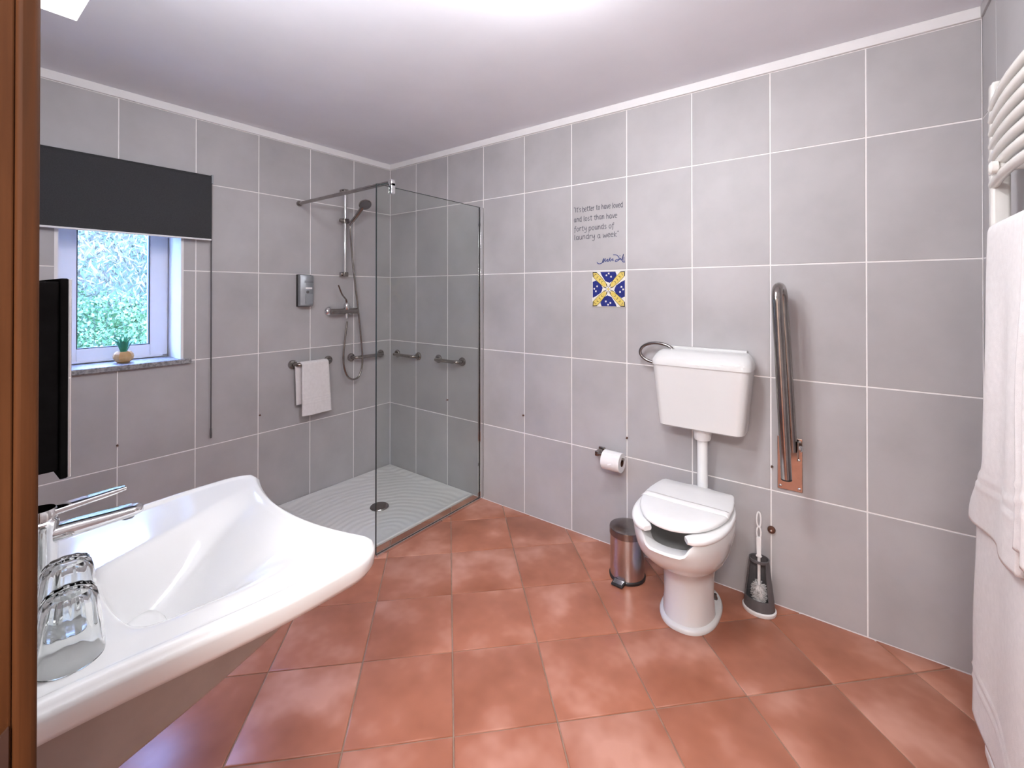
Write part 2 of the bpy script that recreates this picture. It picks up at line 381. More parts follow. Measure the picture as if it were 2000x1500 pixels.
# ------------------------------------------------------------------ window
wx = -.20                                       # room-side plane of the frame
win = thing('window_1', 'white plastic window with a single pane under the dark roller blind', 'window', (wx, (WY0+WY1)/2, WZ0)); struct(win)
def frame(y0, y1, z0, z1, wb, x0, x1, wbot=None):
    wbot = wbot or wb
    return MB().box(x0, x1, y0, y0+wb, z0, z1).box(x0, x1, y1-wb, y1, z0, z1).box(x0, x1, y0+wb, y1-wb, z0, z0+wbot).box(x0, x1, y0+wb, y1-wb, z1-wb, z1)
build('outer_frame', frame(WY0-.02, WY1+.004, WZ0-.01, WZ1+.01, .03, wx-.07, wx-.012), 'pvc', win, bevel=.003)
sash = build('sash', frame(WY0+.012, WY1-.004, WZ0+.010, WZ1-.004, .083, wx-.055, wx+.004, .066), 'pvc', win, bevel=.004)
GY0, GY1, GZ0, GZ1 = WY0+.095, WY1-.087, WZ0+.076, WZ1-.087
build('gasket', frame(GY0-.001, GY1+.001, GZ0-.001, GZ1+.001, .005, wx-.02, wx+.001), 'gasket', sash)
build('pane', MB().box(wx-.032, wx-.027, GY0-.002, GY1+.002, GZ0-.002, GZ1+.002), 'paneglass', sash)
build('reveal_lining', MB().box(wx-.07, .0005, WY1-.001, WY1+.012, WZ0-.028, WZ1+.012).box(wx-.07, .0005, WY0-.012, WY0+.001, WZ0-.028, WZ1+.012).box(wx-.07, .0005, WY0, WY1, WZ1-.001, WZ1+.012), 'white', win)
build('drip_rail', MB().box(wx+.004, wx+.012, WY0+.03, WY1-.03, WZ0+.004, WZ0+.014), 'pvc', win, bevel=.002)
s = build('window_sill', MB().prism([(wx-.01, WY0+.002), (.0005, WY0+.002), (.0005, WY0-.04), (.022, WY0-.04), (.022, WY1+.045), (.0005, WY1+.045), (.0005, WY1-.002), (wx-.01, WY1-.002)], WZ0-.027, WZ0), 'stone', win, bevel=.004); s['label'] = 'grey stone window sill'

# ------------------------------------------------------------------ roller blind
BX = .045
bl = thing('roller_blind', 'dark grey roller blind half lowered over the window', 'blind', (BX, -1.62, 2.0))
BY0, BY1, BZ0, BZ1 = -2.06, at(413, 342, 0, BX)[1], at(411, 470, 0, BX)[2], at(413, 342, 0, BX)[2]
build('fabric', MB().box(BX-.001, BX+.001, BY0, BY1, BZ0+.008, BZ1-.02).cyl((BX-.022, BY0, BZ1-.022), (BX-.022, BY1, BZ1-.022), .0225, 28), 'blind', bl, smooth=40)
build('bottom_bar', MB().box(BX-.006, BX+.005, BY0, BY1, BZ0, BZ0+.009), 'pvc', bl, bevel=.002)
for y in (BY0-.012, BY1+.003):
    build('bracket', MB().box(0, BX-.002, y, y+.008, BZ1-.045, BZ1+.002).cyl((BX-.022, y-.006 if y < -1.9 else y+.008, BZ1-.022), (BX-.022, y, BZ1-.022), .012, 16), 'silver', bl, smooth=40)
cy0 = BY1+.004
ch = MB().tube([(BX-.018, cy0+.004, BZ1-.03), (BX-.016, cy0+.004, 1.3), (BX-.014, cy0+.004, .60)], .0022, 8).tube([(BX-.030, cy0+.005, BZ1-.03), (BX-.028, cy0+.005, 1.3), (BX-.024, cy0+.005, .60)], .0022, 8)
chain = build('pull_chain', ch, 'grey', bl, smooth=60)
build('chain_weight', MB().lathe([(.002, .545), (.005, .55), (.006, .57), (.005, .60), (.002, .606)], (BX-.019, cy0+.0045, 0), 12), 'grey', chain, smooth=50)

# ------------------------------------------------------------------ little plant on the sill
pp = at(241, 714, 2, WZ0); pp = Vector((-.085, at(241, 700, 0, -.085)[1], WZ0))
pl = thing('potted_plant', 'small green spiky plant in a round ochre pot on the sill', 'plant', pp)
pot = MB(); n_ = 10
prof = [(.022,0),(.033,.008),(.041,.022),(.043,.034),(.040,.047),(.030,.058),(.024,.058),(.022,.05)]
ring = lambda r, z: [pp + Vector((math.cos(2*math.pi*k/n_)*r, math.sin(2*math.pi*k/n_)*r, z)) for k in range(n_)]
pot.loft([ring(r, z) for r, z in prof])
build('pot', pot, 'pot', pl, smooth=10)
rl = random.Random(3)
for k in range(15):
    a = k*2.4; t = .25+.75*(k/15); L = .072+.014*rl.random()
    dirv = Vector((math.cos(a), math.sin(a), 0)); base = pp+Vector((0,0,.05))+dirv*.008
    lv = MB(); mid = base+dirv*L*.35*t+Vector((0,0,L*.7)); tip = base+dirv*L*.85*t+Vector((0,0,L*(1.25-.4*t)))
    sd = dirv.cross(Vector((0,0,1)))*.007
    lv.loft([[base-sd*.8, base+sd*.8, base+dirv*.003], [mid-sd, mid+sd, mid+dirv*.004], [tip-sd*.05, tip+sd*.05, tip+dirv*.0005]])
    build('leaf', lv, 'leaf', pl, smooth=60)

# ------------------------------------------------------------------ mirror and its lamp on the door wall
mx1, mx0 = 1.75, 1.30
my = at(140, 700, 0, mx1)[1]; mz1 = at(140, 544, 0, mx1)[2]; mz0 = at(138, 932, 0, mx1)[2]
mi = thing('wall_mirror', 'black backed mirror box with thin grey front edge beside the window', 'mirror', (mx1-.2, YF, mz0))
build('housing', MB().box(mx0+.006, mx1-.003, YF, my-.016, mz0+.016, mz1-.006), 'void', mi, bevel=.004)
build('back_rim', MB().box(mx0, mx1, my-.016, my-.005, mz0, mz1), 'void', mi, bevel=.002)
build('mirror_glass', MB().box(mx0, mx1, my-.005, my, mz0+.001, mz1-.001), 'mirror', mi, bevel=.001)
lp = thing('mirror_lamp', 'glowing white lamp high on the wall above the mirror', 'lamp', (1.92, YF, 1.93))
build('lamp_base', MB().box(1.76, 2.08, YF, YF+.045, 1.925, 1.975), 'chrome', lp, bevel=.004)
build('light_shield', MB().box(1.75, 2.09, YF, YF+.135, 1.901, 1.906), 'shieldglow', lp, bevel=.001)  # added plate that blocks the lamp's downward light from the basin
build('diffuser', MB().loft([[Vector((x, YF+.082+.036*math.cos(t), 1.950+.036*math.sin(t))) for t in [2*math.pi*k/20 for k in range(20)]] for x in (1.755, 2.085)]), 'lampglow', lp, smooth=40)
build('lamp_arm', MB().cyl((1.92, YF+.04, 1.95), (1.92, YF+.05, 1.95), .02, 16), 'chrome', lp, smooth=40)
lc = thing('ceiling_lamp', 'round flush ceiling lamp in the middle of the ceiling', 'lamp', (CEIL_LAMP[0], CEIL_LAMP[1], ZC))
build('lamp_base', MB().cyl((CEIL_LAMP[0], CEIL_LAMP[1], ZC), (CEIL_LAMP[0], CEIL_LAMP[1], ZC-.03), .155, 40), 'white', lc, smooth=40)
build('diffuser', MB().lathe([(.15, -.03), (.15, -.09), (.135, -.125), (.10, -.145), (.05, -.155), (.01, -.157)], (CEIL_LAMP[0], CEIL_LAMP[1], ZC), 40), 'lampglow2', lc, smooth=50)
lh = thing('hall_lamp', 'square flat lamp under the hall ceiling', 'lamp', (HALL_LAMP[0], HALL_LAMP[1], ZC))
build('lamp_base', MB().box(HALL_LAMP[0]-.32, HALL_LAMP[0]+.32, HALL_LAMP[1]-.32, HALL_LAMP[1]+.32, ZC-.05, ZC), 'white', lh, bevel=.004)
build('diffuser', MB().box(HALL_LAMP[0]-.30, HALL_LAMP[0]+.30, HALL_LAMP[1]-.30, HALL_LAMP[1]+.30, ZC-.053, ZC-.05), 'hallglow', lh)

# ------------------------------------------------------------------ washbasin
SZ, SX = .830, 1.800
wb = thing('washbasin', 'wide white wall-hung washbasin with a curved-in front edge', 'washbasin', (SX, YF, .55))
def vfront(u): return .520 + .050*min(1, abs(u)/.27)**2.0
def hw(t): return .288 + .046*ss(0, .75, t)
def plan(s, t):
    # rounded rectangle-like patch: s in -1..1, t 0..1 from wall to front
    tc_ = 1-.062
    rnd = 0
    h = hw(t)
    if t > .86:
        q = min(1, (t-.86)/.14); h -= .060*(1-math.sqrt(max(0, 1-q*q)))
    u = s*h
    v = t*vfront(u)
    return u, v
def ztop(u, v, s, t):
    edge = min((1-abs(s))*hw(t), (1-t)*.55)
    z = SZ - .012*(1-ss(0, .016, edge))**2
    dip = .007*ss(.020, .034, edge)                    # top face lies a little below the rolled rim
    dip *= 1 - .6*ss(.30, .45, v)
    z -= dip
    ul = -.055-.155*max(0, min(1.2, (v-.16)/.32)); ur = .222+.055*max(0, min(1, (v-.16)/.3))
    side = ss(0, .105, u-ul)*ss(0, .17, ur-u)
    vf = vfront(u)
    dep = .112*ss(.150, .200, v)*(1-ss(.20, vf-.004, v))**.9
    return z - dep*side
bas = MB()
NU, NV = 96, 84
def top(i, j):
    s_ = -1+2*i; s_ = math.copysign(1-(1-abs(s_))**1.25, s_); t = 1-(1-j)**1.15
    u, v = plan(s_, t); return Vector((SX+u, YF+v, ztop(u, v, s_, t)))
bas.grid(top, NU, NV)
# boundary loop -> apron -> underside -> body
idx = [j*(NU+1) for j in range(NV+1)] + [NV*(NU+1)+i for i in range(1, NU+1)] + [j*(NU+1)+NU for j in range(NV-1, -1, -1)] + [i for i in range(NU-1, 0, -1)]
loop = [bas.v[i].copy() for i in idx]
cen = Vector((SX, YF, 0))
def shrink(p, ks, kf):
    u, v = p.x-SX, p.y-YF
    return Vector((SX+u*ks, YF+v*kf, 0))
rings = [loop]
for ks, kf, fz in ((1.004, 1.003, lambda v: SZ-.020), (1.0, 1.0, lambda v: SZ-.042), (.988, .988, lambda v: SZ-.052), (.955, .955, lambda v: SZ-.056), (.75, .90, lambda v: SZ-.058), (.52, .84, lambda v: SZ-.060),
                   (.505, .835, lambda v: SZ-.075), (.495, .82, lambda v: .528+.312*v), (.48, .81, lambda v: .520+.312*v), (.42, .78, lambda v: .514+.312*v)):
    rg = []
    for p in loop:
        q = shrink(p, ks, kf); v = q.y-YF; q.z = fz(v); rg.append(q)
    rings.append(rg)
bas.loft(rings[:5], False, False)
und = MB().loft(rings[4:], False, True)
build('underside', und, 'bisque', wb, smooth=50)
bm_ = build('basin', bas, 'ceramic', wb, smooth=55)
# merge the seam of the two lofts
bmx = bmesh.new(); bmx.from_mesh(bm_.data); bmesh.ops.remove_doubles(bmx, verts=bmx.verts, dist=1e-5); bmesh.ops.recalc_face_normals(bmx, faces=bmx.faces); bmx.to_mesh(bm_.data); bmx.free()
dc = MB(); zc_ = ztop(.03, .225, 0, .45)
dc.loft([[Vector((SX+.03+a*math.cos(t), YF+.225+a*.62*math.sin(t), zc_+z)) for t in [2*math.pi*k/28 for k in range(28)]] for a, z in ((.052,-.004),(.052,.006),(.045,.013),(.02,.016))])
build('drain_cover', dc, 'ceramic', wb, smooth=60)
tp_ = MB().tube(fillet([(SX, YF+.2, .62), (SX, YF+.2, .50), (SX, YF+.02, .48), (SX, YF-.0, .48)], .05), .018, 16)
build('waste_pipe', tp_, 'plastic', wb, smooth=60)

# mixer tap
FY = YF+.082; fz0 = ztop(0, .082, 0, .15)
fa = thing('basin_mixer', 'chrome single lever mixer tap standing on the washbasin', 'tap', (SX, FY, fz0))
build('tap_body', MB().lathe([(.030,0),(.030,.004),(.0255,.008),(.0245,.135),(.026,.140),(.026,.150),(.022,.154)], (SX, FY, fz0), 32), 'chrome', fa, smooth=40)
spz = .945
sp_ = MB()
sec = lambda y, w, h, z: [Vector((SX+a, y, z+b_)) for a, b_ in rrect(-w, w, -h, h, min(w, h)*.6, 3)]
sp_.loft([sec(FY+.01, .020, .013, spz), sec(FY+.06, .020, .011, spz), sec(FY+.128, .0195, .008, spz), sec(FY+.140, .015, .007, spz), sec(FY+.145, .008, .006, spz)])
build('spout', sp_, 'chrome', fa, smooth=40)
build('aerator', MB().cyl((SX, FY+.122, spz-.008), (SX, FY+.122, spz-.014), .010, 20), 'silver', fa, smooth=40)
lv_ = MB(); lz = fz0+.160
lv_.lathe([(.024,.154),(.024,.166),(.021,.171)], (SX, FY, fz0), 28)
lv_.loft([sec(FY-.02, .017, .006, lz), sec(FY+.04, .015, .005, lz+.004), sec(FY+.10, .011, .004, lz+.008), sec(FY+.118, .008, .003, lz+.009)])
build('lever', lv_, 'chrome', fa, smooth=40)

# tumblers
def tumbler(x, y, label):
    z0 = .8235
    t = thing('tumbler', label, 'glass', (x, y, z0), 'glass tumblers upside down on the basin')
    n = 60; mb = MB()
    fl_ = lambda k, a: 1+a*math.cos(10*2*math.pi*k/n)
    rg = lambda r, z, a: [Vector((x+r*fl_(k, a)*math.cos(2*math.pi*k/n), y+r*fl_(k, a)*math.sin(2*math.pi*k/n), z0+z)) for k in range(n)]
    outer = [(.0405,0,0),(.041,.002,0),(.0405,.012,.004),(.0375,.045,.018),(.0325,.085,.03),(.029,.098,.05),(.026,.102,.04),(.018,.1025,.02)]
    inner = [(.014,.099,0),(.024,.090,.0),(.0285,.082,0),(.034,.045,0),(.038,.010,0),(.0390,.001,0)]
    mb.loft([rg(*p) for p in outer]+[rg(*p) for p in [(.006,.1015,0)]], False, True)
    k0 = len(mb.v)
    mb.loft([rg(*p) for p in [(.004,.0985,0)]+inner], True, False)
    # join the mouth
    last = [len(mb.v)-n+k for k in range(n)]
    mb.f += [(k, (k+1) % n, last[(k+1) % n], last[k]) for k in range(n)]
    build('glass_body', mb, 'tumbler', t, smooth=45)
    return t
tumbler(2.000, -2.150, 'clear ribbed glass tumbler nearest the door frame, standing upside down')
tumbler(1.893, -2.137, 'clear ribbed glass tumbler nearer the tap, standing upside down')

# ------------------------------------------------------------------ shower tray and screen
tr = thing('shower_tray', 'low white shower tray with rippled base in the corner', 'shower tray', (.45, -.45, -.04))
tb = MB(); lev = [(0, -.04), (0, .006), (.006, .010), (.012, .010), (.055, -.006), (.07, -.008)]
def trect(dn, z): return [Vector((a, b_, z)) for a, b_ in rrect(.002+dn, TRAY_X-.002-dn, TRAY_Y+.002+dn, -.002-dn, .004+dn*.3, 4)]
tb.loft([trect(a, z) for a, z in lev] + [[Vector((.50+.045*math.cos(R(45)+2*math.pi*k/24), -.47+.045*math.sin(R(45)+2*math.pi*k/24), -.014)) for k in range(24)]])
build('tray', tb, 'tray', tr, smooth=25)
build('drain_cover', MB().lathe([(.058,-.012),(.060,-.008),(.056,-.003),(.02,0)], (.502, -.475, -.002), 36), 'darksteel', tr, smooth=40)

GX, GY, GZ = .970, -.845, 1.945
scn = thing('shower_screen', 'clear frameless glass shower screen beside the tray', 'shower screen', (GX, GY/2, 0))
gp = build('glass_panel', MB().box(GX-.004, GX+.004, GY, -.006, .012, GZ), 'screenglass', scn)
build('glass_edge', MB().box(GX-.0045, GX+.0045, GY-.0015, GY+.0005, .012, GZ), 'edgeglass', gp)
build('glass_edge', MB().box(GX-.0045, GX+.0045, GY, -.006, GZ-.0005, GZ+.0012), 'edgeglass', gp)
build('wall_profile', MB().box(GX-.012, GX-.0045, -.030, 0, .012, GZ).box(GX+.0045, GX+.012, -.030, 0, .012, GZ).box(GX-.012, GX+.012, -.006, 0, .012, GZ), 'chrome', scn, bevel=.001)
build('floor_channel', MB().box(GX-.010, GX-.0045, GY, -.001, 0, .014).box(GX+.0045, GX+.010, GY, -.001, 0, .014), 'chrome', scn, bevel=.001)
# support bar
sb = thing('support_bar', 'thin steel stabiliser bar from the window wall to the glass top', 'bar', (0, -.748, 1.972))
by = -.748; bz = 1.972
build('bar', MB().cyl((.006, by, bz), (GX+.012, by, bz), .011, 20), 'steel', sb, smooth=40)
build('wall_flange', MB().lathe([(.018,0),(.018,.008),(.013,.014)], (0, by, bz), 24, (1,0,0)), 'steel', sb, smooth=40)
build('glass_clamp', MB().box(GX-.016, GX-.0055, by-.013, by+.013, GZ-.036, GZ+.022).box(GX+.0055, GX+.016, by-.013, by+.013, GZ-.036, GZ+.022).box(GX-.016, GX+.016, by-.013, by+.013, GZ+.004, GZ+.040), 'chrome', sb, bevel=.003)

# ------------------------------------------------------------------ shower fittings on the left wall
ry = at(674, 450, 0, .045)[1]; rz1 = at(674, 372, 0, .045)[2]; rz0 = at(674, 538, 0, .045)[2]
rs = thing('shower_rail', 'vertical steel riser rail fixed to the shower wall', 'shower rail', (0, ry, rz0))
build('riser', MB().cyl((.045, ry, rz0), (.045, ry, rz1), .011, 20), 'chrome', rs, smooth=40)
for z in (rz1-.008, rz0+.008):
    build('wall_bracket', MB().box(.0, .062, ry-.018, ry+.018, z-.016, z+.016).cyl((.03, ry-.028, z), (.03, ry+.028, z), .013, 16), 'steel', rs, bevel=.004)
hz = at(680, 432, 0, .06)[2]
build('slider', MB().box(.028, .066, ry-.02, ry+.02, hz-.018, hz+.018).cyl((.05, ry-.045, hz), (.05, ry+.03, hz), .014, 18), 'steel', rs, bevel=.004)
hb = Vector((.075, ry+.02, hz-.02)); hh = at(710, 404, 0, .19)
hs_ = thing('hand_shower', 'grey hand shower with its hose hanging from the rail', 'hand shower', hb)
ax = (hh-hb).normalized()
build('handle', MB().tube(cr([hb, hb+(hh-hb)*.35+Vector((0,0,-.004)), hb+(hh-hb)*.7, hh-ax*.01+Vector((0,0,.006))], 6), lambda t: .0115+.004*t, 16), 'steel', hs_, smooth=60)
nrm = Vector((.62, -.15, -.77)).normalized()
head = build('shower_head', MB().lathe([(.010,-.026),(.026,-.020),(.042,-.008),(.045,.0),(.042,.006)], hh+ax*.02+Vector((0,0,.0)), 32, nrm), 'steel', hs_, smooth=50)
build('spray_face', MB().lathe([(.038,.0055),(.038,.009),(.034,.010)], hh+ax*.02, 32, nrm), 'grey', head, smooth=50)
hp = [at(*p, 0, .06) for p in ((678,628),(674,660),(671,690),(672,716),(679,735),(690,741),(702,733),(708,706),(705,660),(699,600),(692,540),(687,490))] + [hb+Vector((.003,0,-.05)), hb]
build('hose', MB().tube(cr(hp, 6), .0068, 10), 'steel', hs_, smooth=60)

ma, mb_ = at(651, 612, 0, .06), at(694, 604, 0, .06); mz = (ma.z+mb_.z)/2
mv = thing('shower_mixer', 'chrome shower mixer with raised thin lever on the shower wall', 'mixer', (0, (ma.y+mb_.y)/2, mz))
for y in (ma.y, mb_.y):
    build('escutcheon', MB().lathe([(.033,0),(.033,.006),(.026,.016),(.016,.022),(.016,.05)], (0, y, mz), 28, (1,0,0)), 'chrome', mv, smooth=40)
build('mixer_body', MB().cyl((.06, ma.y-.018, mz), (.06, mb_.y+.018, mz), .020, 24), 'steel', mv, smooth=40, bevel=.004)
cyy = at(676, 606, 0, .06)[1]
build('cartridge', MB().lathe([(.018,0),(.022,.012),(.022,.034),(.016,.046),(.008,.05)], (.066, cyy, mz+.012), 24), 'chrome', mv, smooth=50)
lt = at(661, 557, 0, .10)
build('lever', MB().tube(cr([(.068, cyy, mz+.058), (.075, cyy-.012, mz+.085), (.088, (cyy+lt.y)/2-.008, (mz+lt.z)/2+.03), lt], 6), lambda t: .007-.002*t, 10, flat=.55), 'darksteel', mv, smooth=60)
build('hose_outlet', MB().cyl((.06, cyy+.002, mz-.016), (.06, cyy+.002, mz-.05), .011, 16), 'chrome', mv, smooth=40)

# soap dispenser
da, db = at(577, 535, 0, 0), at(612, 600, 0, .04)
dy0, dy1, dz0, dz1 = da.y+.004, at(613, 560, 0, .05)[1], 1.283, 1.498
so = thing('soap_dispenser', 'grey soap dispenser box on the shower wall above the hand towel', 'dispenser', (0, (dy0+dy1)/2, dz0))
build('back_plate', MB().box(0, .022, dy0, dy1, dz0, dz1), 'black', so, bevel=.003)
fr_ = MB(); ny = 10
def dsec(z, k): return [Vector((.022, dy0+.003, z)), *[Vector((.022+(.030+.016*math.sin(math.pi*i/ny))*k, dy0+.003+(dy1-dy0-.006)*i/ny, z)) for i in range(ny+1)], Vector((.022, dy1-.003, z))]
fr_.loft([dsec(dz0+.004, .75), dsec(dz0+.012, .95), dsec(dz0+.1, 1), dsec(dz1-.02, 1), dsec(dz1-.004, .85)])
build('front_cover', fr_, 'silver', so, smooth=35)
fx = .0695; dm = (dy0+dy1)/2+.004
build('sticker', MB().box(fx-.004, fx, dm-.022, dm+.022, dz1-.098, dz1-.086), 'paper', so)
build('push_button', MB().lathe([(.010,-.006),(.010,.0),(.007,.002)], (fx-.001, dm-.008, dz1-.117), 16, (1,0,0)), 'grey', so, smooth=40)
for z in (.045,.052): build('print_line', MB().box(fx-.004, fx-.0005, dm-.03, dm+.03, dz1-z-.001, dz1-z+.001), 'grey', so)
build('lower_panel', MB().box(fx-.005, fx-.0004, dm-.022, dm+.026, dz0+.02, dz0+.085), 'silver', so)

# straight grab bars
def grab(p, q, out, label, r=.0125, fr=.030):
    p = Vector(p); q = Vector(q); o_ = Vector(out); d_ = (q-p).normalized()
    t = thing('grab_bar', label, 'grab bar', (p+q)/2, 'short steel grab bars in the shower')
    for c in (p, q):
        build('flange', MB().lathe([(fr,0),(fr,.006),(fr-.004,.012),(r+.003,.014)], c, 28, o_), 'steel', t, smooth=40)
    k = .052
    build('bar', MB().tube(fillet([p+o_*.008, p+o_*k+d_*.012, q+o_*k-d_*.012, q+o_*.008], .028), r, 18), 'steel', t, smooth=60)
grab((0, -.790, .902), (0, -.537, .902), (1,0,0), 'steel grab bar carrying the small white towel')
grab((0, -.355, .900), (0, -.096, .900), (1,0,0), 'steel grab bar behind the loop of the shower hose')
grab((.094, 0, .897), (.337, 0, .897), (0,-1,0), 'steel grab bar on the rear wall nearest the corner')
grab((.556, 0, .897), (.790, 0, .897), (0,-1,0), 'steel grab bar on the rear wall nearest the screen frame')

# small towel over the bar
def drape(name, label, loc, fn, nu, nv, thick, group=None, bump=None):
    o = build(name, MB().grid(fn, nu, nv), 'towel', None, smooth=80, solid=thick, origin=loc, fix=False)
    return tag(o, label, 'towel', group)
ty0, ty1 = at(590, 740, 0, .07)[1], at(642, 740, 0, .07)[1]
fb = at(600, 811, 0, .075)[2]; bb = at(592, 792, 0, .04)[2]
def tw(u, v):
    rr = .0165; zt = .902; xc = .052
    Lf, Lb = zt-fb, zt-bb-.01; arc = math.pi*rr; tot = Lf+arc+Lb; s_ = v*tot
    y = ty0+(ty1-ty0)*u
    if s_ < Lb:
        x = xc-rr+.001; z = zt-Lb+s_; y = ty0-.030+(ty1-ty0)*u + .010*(1-s_/Lb)
    elif s_ < Lb+arc:
        a = (s_-Lb)/rr; x = xc-rr*math.cos(a); z = zt+rr*math.sin(a); y -= .020*(1-(s_-Lb)/arc)
    else:
        k = s_-Lb-arc; x = xc+rr+.006*k/Lf+.004*math.sin(u*7)*k/Lf; z = zt-k-.004*math.sin(u*3)*k/Lf; y += .018*k/Lf*(u-.1)
        for kk in (.66, .71, .76): x += .0022*math.exp(-((k/Lf-kk)/.010)**2)
    return Vector((x, y, z))
tow0 = drape('hand_towel', 'small white towel folded over the steel bar near the shower', (.052, (ty0+ty1)/2, .85), tw, 20, 140, .006, None)

# ------------------------------------------------------------------ toilet
TX = 2.385
to = thing('toilet', 'tall white toilet with open-front bowl and closed lid', 'toilet', (TX, -.25, 0))
def sup(z, yb, yf, h, ex=2.6, n=72, dx=0, tp=0):
    o_ = []
    ym, yh = (yb+yf)/2, (yb-yf)/2
    for k in range(n):
        t = 2*math.pi*k/n; c, s_ = math.cos(t), math.sin(t)
        sy_ = math.copysign(abs(s_)**(2/ex), s_)
        o_.append(Vector((TX+dx+h*math.copysign(abs(c)**(2/ex), c)*(1-tp*ss(-.25, .75, sy_)), ym+yh*sy_, z)))
    return o_
def notch(rg, w=.100, dpt=.042):
    ym = sum(p.y for p in rg)/len(rg)
    for p in rg:
        if p.y < ym: p.z -= dpt*(1-ss(w*.62, w, abs(p.x-TX)))
    return rg
bo = MB()
RZ = .449
outer = [sup(0, -.065, -.425, .118, 2.3), sup(.010, -.065, -.427, .119, 2.3), sup(.018, -.070, -.422, .114, 2.3), sup(.022, -.075, -.410, .106, 2.3, tp=.46),
         sup(.10, -.09, -.405, .100, 2.4, tp=.46), sup(.18, -.09, -.408, .102, 2.4, tp=.42), sup(.232, -.085, -.422, .110, 2.4, tp=.25), sup(.262, -.08, -.475, .133, 2.3),
         sup(.30, -.075, -.535, .158, 2.3), sup(.345, -.07, -.583, .174, 2.3), sup(.37, -.07, -.597, .179, 2.3), notch(sup(.40, -.07, -.606, .184, 2.3), dpt=.010),
         notch(sup(.432, -.07, -.612, .187, 2.3), dpt=.034), notch(sup(RZ, -.075, -.606, .183, 2.3))]
inner = [notch(sup(RZ, -.13, -.562, .140, 2.2)), notch(sup(RZ-.012, -.14, -.550, .132, 2.2), dpt=.036), sup(.36, -.17, -.53, .118, 2.1), sup(.29, -.22, -.44, .085, 2.0), sup(.25, -.26, -.38, .05, 2)]
bo.loft(outer+inner)
build('bowl', bo, 'ceramic', to, smooth=50)
for bx, by_ in ((2.463,-.155),(2.466,-.262),(2.307,-.155),(2.304,-.262)):
    build('floor_bolt', MB().lathe([(.010,.012),(.010,.026),(.006,.036),(.006,.042)], (bx, by_, 0), 14), 'darksteel', to, smooth=40)
# seat: horseshoe open at the front
seat = MB(); path = []
for k in range(61):
    t = R(-90+24) + (2*math.pi-2*R(24))*k/60 + 0
    c, s_ = math.cos(t), math.sin(t)
    path.append(Vector((TX+.158*math.copysign(abs(c)**(2/2.3), c), -.350+.245*math.copysign(abs(s_)**(2/2.3), s_), .461)))
secs = []
for i, p in enumerate(path):
    d_ = (path[min(i+1, 60)]-path[max(i-1, 0)]).normalized(); nx = Vector((d_.y, -d_.x, 0))
    kx = 1 if 2 < i < 58 else (.93 if i in (2, 58) else (.82 if i in (1, 59) else .55))
    secs.append([p+nx*a*kx+Vector((0,0,b_*(.5+.5*kx))) for a, b_ in rrect(-.031, .031, -.011, .011, .009, 4)])
seat.loft(secs); build('seat', seat, 'plastic', to, smooth=50)
# lid
lid = []
for k in range(33):
    t = math.pi + math.pi*k/32
    lid.append((TX+.176*math.cos(t), -.315+.268*math.sin(t)))
lid += [(TX+.174, -.26), (TX+.166, -.20), (TX+.156, -.15), (TX+.148, -.138), (TX-.148, -.138), (TX-.156, -.15), (TX-.166, -.20), (TX-.174, -.26)]
LZ = .4765
lc_ = (TX, -.33)
lring = lambda k, z: [Vector((lc_[0]+(x-lc_[0])*k, lc_[1]+(y-lc_[1])*k, z)) for x, y in lid]
build('lid', MB().loft([lring(.96, LZ), lring(.99, LZ+.002), lring(1, LZ+.008), lring(.99, LZ+.014), lring(.96, LZ+.0175), lring(.7, LZ+.019)]), 'plastic', to, smooth=50)
for s_ in (-1, 1): build('hinge', MB().cyl((TX+s_*.075-.02, -.128, .470), (TX+s_*.075+.02, -.128, .470), .013, 16), 'plastic', to, smooth=40)
bz_ = LZ+.0185
def band(u, v):
    x = TX-.177+.354*u; e_ = abs(u-.5)*2
    return Vector((x, -.372+.046*v, bz_+.0012+.0012*math.sin(u*9+v)*(1-e_) - .010*ss(.93, 1.0, e_) + .0015*math.sin(v*3.1)))
bd = build('hygiene_band', MB().grid(band, 40, 4), 'paper', None, smooth=80, solid=.0006, origin=(TX, -.35, bz_), fix=False)
tag(bd, 'white paper band laid across the toilet lid', 'paper band')

# cistern
ci = thing('cistern', 'white wall-hung cistern above the toilet with its down pipe', 'cistern', (TX+.01, 0, .46))
CX = TX+.008
def cring(z, h, dpt, r): return [Vector((CX+a, b_, z)) for a, b_ in rrect(-h, h, -dpt, -.002, r, 6)]
build('tank', MB().loft([cring(.748, .172, .150, .03), cring(.756, .184, .163, .035), cring(.80, .188, .166, .035), cring(1.035, .211, .172, .035)]), 'ceramic', ci, smooth=40)
build('tank_lid', MB().loft([cring(1.036, .214, .176, .035), cring(1.058, .215, .176, .04), cring(1.078, .208, .160, .045), cring(1.094, .197, .135, .04), cring(1.102, .185, .10, .03)]), 'ceramic', ci, smooth=40)
build('back_ledge', MB().box(CX-.178, CX+.178, -.030, -.001, 1.098, 1.112), 'ceramic', ci, bevel=.003)
build('pipe_collar', MB().lathe([(.034,.694),(.037,.70),(.040,.735),(.042,.752)], (CX, -.085, 0), 28), 'plastic', ci, smooth=40)
build('flush_pipe', MB().tube(fillet([(CX, -.085, .70), (CX, -.085, .40), (CX, -.12, .36)], .03), .023, 22), 'plastic', ci, smooth=60)

